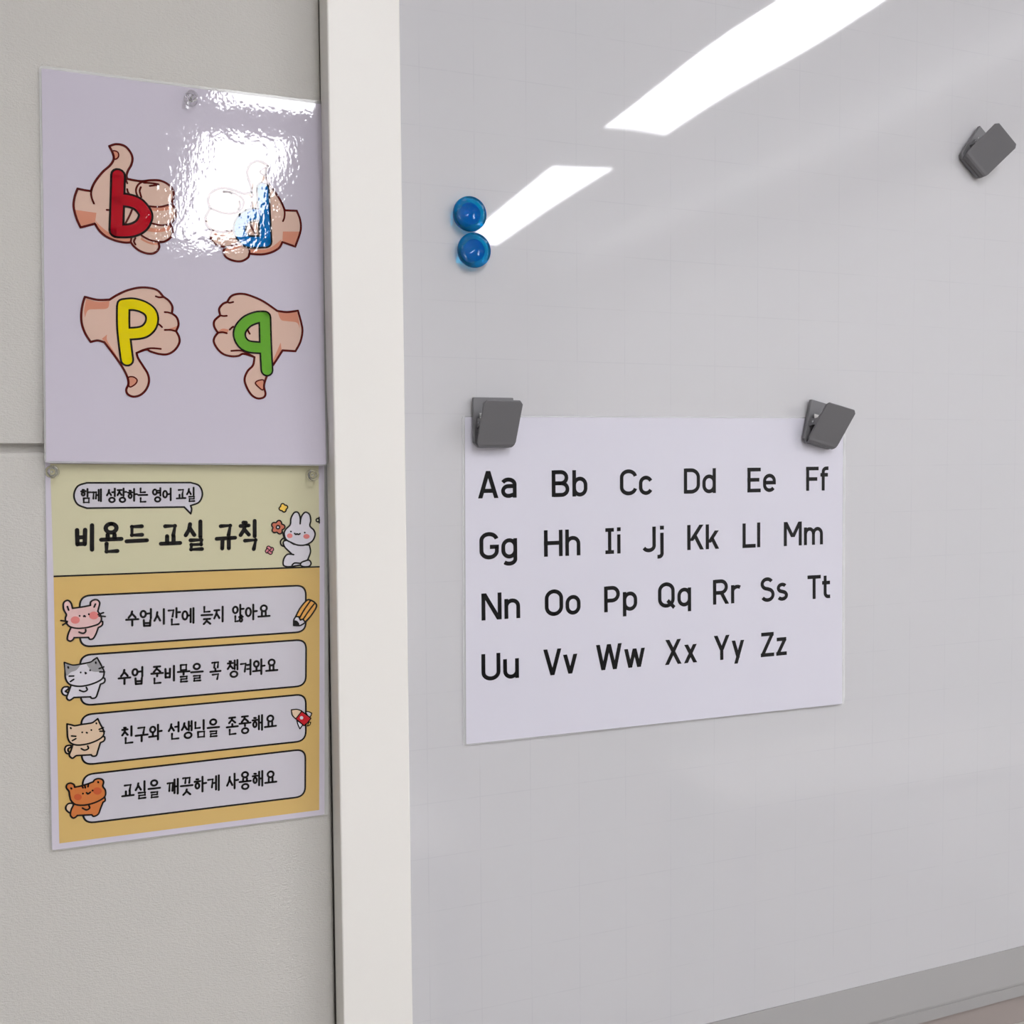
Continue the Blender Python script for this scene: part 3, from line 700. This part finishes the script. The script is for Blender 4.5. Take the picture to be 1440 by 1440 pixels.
G = {
 'A': (.70, [D(.075, 0, .35, 1), D(.625, 0, .35, 1), bar(.27, .15, .55)]),
 'B': (.66, [SP([(H, H), (.35, H)] + arc(.36, .29, .215, .29 - H, -90, 90) + [(H, .512)]), SP([(H, .512), (.33, .512)] + arc(.34, .722, .2, .21, -90, 90) + [(H, 1 - H)]), stem(H, 0, 1)]),
 'C': (.64, [SP(arc(.335, 1 - .31, .265, .31 - H, 12, 90) + arc(.335, 1 - .31, .265, .31 - H, 90, 180) + arc(.335, .31, .265, .31 - H, 180, 270) + arc(.335, .31, .265, .31 - H, 270, 348))]),
 'D': (.66, [SP([(H, H), (.3, H)] + arc(.3, .36, .29, .36 - H, -90, 0) + arc(.3, .64, .29, .36 - H, 0, 90) + [(H, 1 - H)]), stem(H, 0, 1)]),
 'E': (.58, [stem(H, 0, 1), bar(H, 0, .57), bar(.51, 0, .51), bar(1 - H, 0, .57)]),
 'F': (.56, [stem(H, 0, 1), bar(.49, 0, .50), bar(1 - H, 0, .56)]),
 'G': (.66, [SP(arc(.335, 1 - .31, .265, .31 - H, 15, 90) + arc(.335, 1 - .31, .265, .31 - H, 90, 180) + arc(.335, .31, .265, .31 - H, 180, 270) + arc(.335, .31, .265, .31 - H, 270, 360) + [(.60, .455)]), bar(.455, .36, .671)]),
 'H': (.68, [stem(H, 0, 1), stem(.61, 0, 1), bar(.51, 0, .65)]),
 'I': (.40, [stem(.2, 0, 1), bar(H, .02, .38), bar(1 - H, .02, .38)]),
 'J': (.50, [SP(arc(.2, .25, .21, .25 - H, 205, 360) + [(.41, 1)])]),
 'K': (.66, [stem(H, 0, 1), D(.58, 1, .16, .36), D(.60, 0, .30, .60)]),
 'L': (.56, [stem(H, 0, 1), bar(H, 0, .56)]),
 'M': (.80, [stem(H, 0, 1), stem(.73, 0, 1), D(.08, 1, .4, .36), D(.72, 1, .4, .36)]),
 'N': (.70, [stem(H, 0, 1), stem(.63, 0, 1), D(.085, 1, .615, 0)]),
 'O': (.66, [SC(pill(H, H, .60, 1 - H, .265, .27))]),
 'P': (.62, [stem(H, 0, 1), SP([(H, .445), (.31, .445)] + arc(.31, .69, .225, .245, -90, 90) + [(H, 1 - H)])]),
 'Q': (.68, [SC(pill(H, H, .60, 1 - H, .265, .27)), S((.38, .28), (.65, -.02))]),
 'R': (.66, [stem(H, 0, 1), SP([(H, .465), (.33, .465)] + arc(.33, .70, .225, .235, -90, 90) + [(H, 1 - H)]), D(.59, 0, .35, .46)]),
 'S': (.62, [SP(arc(.30, .735, .215, .20, 30, 90) + arc(.30, .735, .215, .20, 90, 260) + [(.33, .525)] + arc(.32, .29, .235, .225, 80, -90) + arc(.32, .29, .25, .225, 270, 212))]),
 'T': (.60, [stem(.3, 0, 1), bar(1 - H, 0, .60)]),
 'U': (.66, [SP([(H, 1)] + arc(.33, .31, .262, .31 - H, 180, 360) + [(.592, 1)])]),
 'V': (.66, [D(.33, 0, .075, 1), D(.33, 0, .585, 1)]),
 'W': (.98, [D(.27, 0, .075, 1), D(.27, 0, .49, 1), D(.71, 0, .49, 1), D(.71, 0, .905, 1)]),
 'X': (.68, [D(.085, 0, .575, 1), D(.595, 0, .105, 1)]),
 'Y': (.66, [stem(.33, 0, .44), D(.33, .40, .08, 1), D(.33, .40, .58, 1)]),
 'Z': (.58, [bar(H, 0, .58), bar(1 - H, .02, .56), D(.09, .10, .48, .90)]),
 'a': (.56, [SP(arc(.26, xt - .18, .215, .18, 155, 0) + [(.475, 0)]), SP([(.475, .43), (.25, .43)] + arc(.25, .25, .18, .18, 90, 270) + [(.30, xb)] + [(.475, .13)])]),
 'b': (.56, [stem(H, 0, 1.0), bowl(H, .49)]),
 'c': (.50, [SP(arc(.275, xt - .22, .205, .22, 25, 180) + arc(.275, xb + .22, .205, .22, 180, 335))]),
 'd': (.56, [stem(.49, 0, 1.0), bowl(H, .49)]),
 'e': (.56, [SP([(H, .385), (.485, .385), (.485, xt - .22)] + arc(.275, xt - .22, .21, .22, 0, 180) + arc(.275, xb + .22, .21, .22, 180, 325))]),
 'f': (.38, [SP([(.15, 0), (.15, .80)] + arc(.30, .80, .15, .135, 180, 90) + [(.385, .935)]), bar(.66, .02, .36)]),
 'g': (.56, [SP([(.49, XH), (.49, -.03)] + arc(.275, -.03, .215, .165, 0, -140)), bowl(H, .49)]),
 'h': (.56, [stem(H, 0, 1.0), hookn(H, .49)]),
 'i': (.20, [stem(.1, 0, XH), ('f', [(.022, .87), (.178, .87), (.178, 1.02), (.022, 1.02)])]),
 'j': (.26, [SP([(.16, XH), (.16, -.06)] + arc(.04, -.06, .12, .135, 0, -90) + [(-.02, -.195)]), ('f', [(.082, .87), (.238, .87), (.238, 1.02), (.082, 1.02)])]),
 'k': (.54, [stem(H, 0, 1.0), D(.46, XH, .14, .26), D(.48, 0, .25, .46)]),
 'l': (.20, [stem(H, 0, 1.02)]),
 'm': (.86, [stem(H, 0, XH), hookn(H, .43), hookn(.43, .79)]),
 'n': (.56, [stem(H, 0, XH), hookn(H, .49)]),
 'o': (.56, [bowl(H, .49)]),
 'p': (.56, [stem(H, -.21, XH), bowl(H, .49)]),
 'q': (.56, [stem(.49, -.21, XH), bowl(H, .49)]),
 'r': (.40, [stem(H, 0, XH), SP([(H, .34)] + arc(.27, xt - .2, .2, .2, 180, 55))]),
 's': (.50, [SP(arc(.245, .53, .16, .145, 35, 90) + arc(.245, .53, .17, .145, 90, 255) + [(.26, .375)] + arc(.25, .22, .18, .15, 75, -90) + arc(.25, .22, .19, .15, 270, 215))]),
 't': (.38, [SP([(.14, .96), (.14, .22)] + arc(.28, .21, .14, .142, 180, 270) + [(.37, H)]), bar(.66, .0, .36)]),
 'u': (.56, [stem(.49, 0, XH), SP([(H, XH)] + arc((H + .49) / 2, xb + .22, (.49 - H) / 2, .22, 180, 360))]),
 'v': (.52, [D(.26, 0, .07, XH), D(.26, 0, .45, XH)]),
 'w': (.80, [D(.23, 0, .07, XH), D(.23, 0, .40, XH), D(.57, 0, .40, XH), D(.57, 0, .73, XH)]),
 'x': (.54, [D(.08, 0, .45, XH), D(.46, 0, .09, XH)]),
 'y': (.52, [D(.175, -.21, .45, XH), D(.27, .03, .07, XH)]),
 'z': (.46, [bar(H, 0, .46), bar(XH - H, .02, .44), D(.09, .1, .37, XH - .1)]),
}
pairs = [('Aa', 80, 325, 220), ('Bb', 337, 320, 468), ('Cc', 575, 314.5, 693), ('Dd', 798, 308.5, 918), ('Ee', 1020, 304, 1128), ('Ff', 1225, 298.5, 1307),
         ('Gg', 85, 539, 222), ('Hh', 310, 529, 443), ('Ii', 523, 519.5, 580), ('Jj', 658, 513.5, 731), ('Kk', 810, 505.5, 928), ('Ll', 1003, 498, 1073), ('Mm', 1147, 491.5, 1302),
         ('Nn', 92, 751.5, 237), ('Oo', 313, 737, 450), ('Pp', 520, 723, 642), ('Qq', 708, 708, 833), ('Rr', 900, 696, 1005), ('Ss', 1065, 687, 1170), ('Tt', 1230, 677.5, 1310),
         ('Uu', 92, 963, 237), ('Vv', 308, 945, 430), ('Ww', 492, 927, 670), ('Xx', 732, 907, 845), ('Yy', 903, 891, 1010), ('Zz', 1067, 879, 1168)]
CAP = 0.0247
for txt, cx0, cy, cx1 in pairs:
    p0 = AS.pt(640 + cx0 / 2.4828, 570 + cy / 2.4828)
    p1 = AS.pt(640 + cx1 / 2.4828, 570 + cy / 2.4828)
    gap = 0.09 if txt[0] not in 'TFLJV' else 0.06
    wid = G[txt[0]][0] + gap + G[txt[1]][0]
    k = (p1[0] - p0[0]) / wid
    k = max(CAP * 0.86, min(CAP * 1.14, k))
    a = Art(AS); x = 0.0
    for ch in txt:
        for prim in G[ch][1]:
            T = lambda q: (p0[0] + (x + q[0]) * k, p0[1] + q[1] * CAP)
            if prim[0] == 'f': a.fill([T(q) for q in prim[1]], 'chart_black', 2)
            else: a.stroke([T(q) for q in prim[1]], W * (CAP + k) / 2, 'chart_black', 2, closed=prim[2], cap='butt')
        x += G[ch][0] + gap
    a.build('letter_pair', ac, cut=0.05)

# ------------------------------------------------------------------ pushpins
def pushpin(px, py, Y, label):
    X, Z = unproj(px, py, Y - 0.006)
    t = thing('pushpin', label, 'pushpin', (X, Y, Z), 'clear pushpins')
    bm = lathe([(0, 0), (0.0048, 0), (0.0052, -0.0006), (0.0048, -0.0013), (0.0030, -0.0018), (0.0024, -0.0030), (0.0024, -0.0062), (0.0032, -0.0078), (0.0046, -0.0088), (0.0049, -0.0096), (0.0045, -0.0104), (0.0, -0.0107)], 32)
    link('head', bm, m_clear, t, local=True)
    bm = lathe([(0, -0.0060), (0.0006, -0.0060), (0.0006, 0.0005), (0, 0.0008)], 12)
    link('needle', bm, m_steel, t, local=True)
pushpin(269, 137, surf_hand(0.06, ZCAM + 0.30) - 0.0004, 'clear pushpin at the top centre of the sheet with four hands')
pushpin(73, 663.5, surf_rule(-0.05, ZCAM - 0.004) - 0.0004, 'clear pushpin in the upper left corner of the yellow rules poster')
pushpin(440, 668, surf_rule(0.15, ZCAM - 0.006) - 0.0004, 'clear pushpin in the upper right corner of the yellow rules poster')

# ------------------------------------------------------------------ round blue magnets
def round_magnet(X, Z, label):
    t = thing('round_magnet', label, 'magnet', (X, BY - 0.0006, Z), 'round blue magnets')
    R = 0.0154
    bm = lathe([(0, 0), (R - .0024, 0), (R - .0016, -.0004), (R - .0006, -.0030), (R, -.0058), (R - .0001, -.0078), (R - .0008, -.0090), (R - .0022, -.0098), (.0106, -.0100), (.0103, -.0095), (0, -.0094)], 64)
    link('cap', bm, m_blue, t, local=True)
    bm = lathe([(0, -.0004), (.0098, -.0004), (.0104, -.0012), (.0100, -.0064), (.0092, -.0070), (0, -.0070)], 48)
    tag(link('core', bm, m_bluecore, t, local=True), 'deep blue core')
round_magnet(0.2917, ZCAM + 0.2208, 'upper of two round translucent blue magnets on the whiteboard')
round_magnet(0.2954, ZCAM + 0.1893, 'lower of two round translucent blue magnets on the whiteboard')

# ------------------------------------------------------------------ clip magnets
def clip_proto():
    """local frame: x width, z height towards the handles, -y away from the board"""
    parts = {}
    w, h = 0.0385, 0.045
    bm = bmesh.new(); 
    pr = [(-w / 2, h / 2), (w / 2, h / 2), (w / 2, -h / 2 + .0045), (w / 2 - .0045, -h / 2), (-w / 2 + .0045, -h / 2), (-w / 2, -h / 2 + .0045)]
    A = [bm.verts.new((x, -.0052, z)) for x, z in pr]; B = [bm.verts.new((x, -.0010, z)) for x, z in pr]
    for k in range(6): bm.faces.new((A[k], A[(k + 1) % 6], B[(k + 1) % 6], B[k]))
    bm.faces.new(A); bm.faces.new(B[::-1]); bmesh.ops.recalc_face_normals(bm, faces=bm.faces[:])
    bmesh.ops.bevel(bm, geom=bm.edges[:], offset=.0008, segments=2, profile=.5, affect='EDGES')
    parts['back_plate'] = (bm, m_clipin, None)
    # front plate: side profile swept across the width with rounded corners
    bm = bmesh.new()
    th = 0.0024
    outer = [(-0.0053, -h / 2 + .0006), (-0.0082, -h / 2 + .0002), (-0.0102, -h / 2 + .0010), (-0.0117, -h / 2 + .0026), (-0.0127, -h / 2 + .0050), (-0.0298, h / 2 - 0.0075), (-0.0312, h / 2 - .0046)]
    fw = 0.0370
    n = 14
    # build as grid: along profile, then thickness
    def prof_pts():
        P = [Vector(p) for p in outer]; N = []
        for i in range(len(P)):
            t = (P[min(i + 1, len(P) - 1)] - P[max(i - 1, 0)]).normalized()
            N.append(Vector((t.y, -t.x)))
        return P, N
    P, N = prof_pts()
    ring_o, ring_i = [], []
    for i, (p, nn) in enumerate(zip(P, N)):
        inner = p + nn * th
        k = 0.0028 if i == len(P) - 1 else (0.0030, 0.0026, 0.0018, 0.0009, 0.0002, 0.0)[min(i, 5)]
        hw = fw / 2 - k
        ring_o.append((bm.verts.new((-hw, p.x, p.y)), bm.verts.new((hw, p.x, p.y))))
        ring_i.append((bm.verts.new((-hw, inner.x, inner.y)), bm.verts.new((hw, inner.x, inner.y))))
    m = len(P)
    for i in range(m - 1):
        bm.faces.new((ring_o[i][0], ring_o[i][1], ring_o[i + 1][1], ring_o[i + 1][0]))
        bm.faces.new((ring_i[i][0], ring_i[i + 1][0], ring_i[i + 1][1], ring_i[i][1]))
        for s in (0, 1):
            bm.faces.new((ring_o[i][s], ring_o[i + 1][s], ring_i[i + 1][s], ring_i[i][s]))
    for i in (0, m - 1): bm.faces.new((ring_o[i][0], ring_o[i][1], ring_i[i][1], ring_i[i][0]))
    bmesh.ops.recalc_face_normals(bm, faces=bm.faces[:])
    bmesh.ops.bevel(bm, geom=[e for e in bm.edges if len(e.link_faces) == 2 and e.calc_face_angle(0) > 0.6], offset=0.0006, segments=2, profile=0.5, affect='EDGES')
    parts['front_plate'] = (bm, m_clip, None)
    # pivot ears with the pin between them, and the bent steel spring
    for s, nm in ((-1, 'pivot_ear'), (1, 'pivot_ear_')):
        bm = bmesh.new(); x = s * 0.0155
        prof = [(-.0050, -.0055), (-.0050, .0040), (-.0110, .0026), (-.0190, .0042), (-.0205, .0010), (-.0172, -.0040), (-.0110, -.0034)]
        A = [bm.verts.new((x - .0009, y, z)) for y, z in prof]; B = [bm.verts.new((x + .0009, y, z)) for y, z in prof]
        for k in range(len(prof)): bm.faces.new((A[k], A[(k + 1) % len(prof)], B[(k + 1) % len(prof)], B[k]))
        bm.faces.new(A); bm.faces.new(B[::-1]); bmesh.ops.recalc_face_normals(bm, faces=bm.faces[:])
        parts[nm] = (bm, m_clipin, None)
    bm = bmesh.new(); tube(bm, [(-0.0170, -0.0110, -0.0005), (0.0170, -0.0110, -0.0005)], 0.0011)
    parts['pivot_pin'] = (bm, m_steel, None)
    bm = bmesh.new()
    sp = [(-0.0080, 0.0085), (-0.0088, 0.0050), (-0.0100, 0.0028), (-0.0118, 0.0022), (-0.0140, 0.0034), (-0.0185, 0.0090), (-0.0230, 0.0145)]
    prev = None
    for y, z in sp:
        cur = [bm.verts.new((-0.0150, y, z)), bm.verts.new((0.0150, y, z)), bm.verts.new((0.0150, y - .0004, z - .0004)), bm.verts.new((-0.0150, y - .0004, z - .0004))]
        if prev:
            for k in range(4): bm.faces.new((prev[k], prev[(k + 1) % 4], cur[(k + 1) % 4], cur[k]))
        else: bm.faces.new(cur)
        prev = cur
    bm.faces.new(prev)
    bmesh.ops.recalc_face_normals(bm, faces=bm.faces[:])
    parts['spring'] = (bm, m_steel, 'steel spring')
    bm = bmesh.new(); box(bm, -0.0140, 0.0140, -0.0010, 0.0, -0.0160, 0.0160, 0.0002, 1)
    parts['magnet_pad'] = (bm, m_wallshade_pad, None)
    return parts

clip_label = ['grey clip magnet on the upper left corner of the alphabet sheet', 'grey clip magnet tilted on the upper right corner of the alphabet sheet', 'grey clip magnet tilted on the bare whiteboard, holding nothing']
clip_spots = [(0.3125, 0.0372, 0.0, BY - 0.0023), (0.6738, 0.0375, radians(13), BY - 0.0023), (0.8845, 0.3360, radians(38), BY - 0.0006)]
first = None
for k, ((x, z, ang, y), lab) in enumerate(zip(clip_spots, clip_label)):
    if first is None:
        first = thing('clip_magnet', lab, 'clip magnet', (x, y, ZCAM + z), 'grey clip magnets')
        for nm, (bm, m, pl) in clip_proto().items():
            o = link(nm.rstrip('_'), bm, m, first, local=True)
            if pl: o['label'] = pl
        r = first
    else:
        r = first.copy(); COL.objects.link(r); r.location = (x, y, ZCAM + z); r['label'] = lab
        for ch in list(first.children):
            c = ch.copy(); COL.objects.link(c); c.parent = r
    r.rotation_euler = (0, ang, 0)

# ------------------------------------------------------------------ ceiling lights (middle and right rows seen mirrored in the board and the laminate)
rows = [(-0.72, 'left'), (0.405, 'middle'), (1.757, 'right')]
spans = [(-2.425, -1.18, 'first'), (-4.280, -2.815, 'second')]
lamp0 = None
for rx, rname in rows:
    for y0, y1, sname in spans:
        lab = 'white strip ceiling light, %s one from the board wall in the %s row' % (sname, rname)
        if rname == 'left' and sname == 'first': continue
        lab = lab if rname != 'left' else 'added fill light, a lone white ceiling strip nearest the left wall'  # unseen lamp added to lighten the frame's left side and the wall
        cy = (y0 + y1) / 2; L = y1 - y0; hw = 0.128
        if lamp0 is None:
            L0 = L
            lamp0 = thing('ceiling_light', lab, 'ceiling light', (rx, cy, ZC - 0.002), 'strip ceiling lights')
            bm = bmesh.new()
            for (a0, a1, b0, b1) in ((-hw - .012, hw + .012, -L / 2 - .012, -L / 2), (-hw - .012, hw + .012, L / 2, L / 2 + .012), (-hw - .012, -hw, -L / 2, L / 2), (hw, hw + .012, -L / 2, L / 2)):
                box(bm, a0, a1, b0, b1, -0.022, 0)
            link('housing', bm, m_housing, lamp0, local=True)
            bm = bmesh.new(); box(bm, -hw, hw, -L / 2, L / 2, -0.018, -0.004)
            link('diffuser', bm, m_lamp, lamp0, local=True)
        else:
            r = lamp0.copy(); COL.objects.link(r); r.location = (rx, cy, ZC - 0.002); r['label'] = lab; r.scale = (1, L / L0, 1)
            for ch in list(lamp0.children):
                c = ch.copy(); COL.objects.link(c); c.parent = r

cv = thing('cove_light', 'white cove light trough along the top of the right wall', 'cove light', (2.515, -2.8, 2.47))
bm = bmesh.new(); box(bm, 2.325, XR - .001, -4.6, -0.05, 2.452, 2.464); box(bm, 2.325, 2.340, -4.6, -0.05, 2.464, 2.486); link('trough', bm, m_white, cv)
bm = bmesh.new(); box(bm, 2.46, 2.50, -4.55, -0.10, 2.464, 2.480); link('lamp_strip', bm, m_cove, cv)

# ------------------------------------------------------------------ desks mirrored faintly in the lower board
desk0 = None
for (x0, lab) in ((1.063, 'white topped desk beside the right wall, mirrored low in the whiteboard'), (-0.66, 'white topped desk behind the camera, mirrored at the lower left of the whiteboard')):
    loc = (x0 + 0.6, -0.90, 0.0)
    if desk0 is None:
        desk0 = thing('desk', lab, 'desk', loc, 'white desks')
        bm = bmesh.new(); box(bm, -0.6, 0.6, -0.17, 0.17, 0.725, 0.750, 0.004); link('desk_top', bm, m_desk, desk0, local=True)
        for sx in (-1, 1):
            for sy in (-1, 1):
                bm = bmesh.new(); box(bm, sx * 0.56 - .016, sx * 0.56 + .016, sy * 0.14 - .016, sy * 0.14 + .016, 0, 0.725, 0.002); link('leg', bm, m_rail, desk0, local=True)
    else:
        r = desk0.copy(); COL.objects.link(r); r.location = loc; r['label'] = lab
        for ch in list(desk0.children):
            c = ch.copy(); COL.objects.link(c); c.parent = r
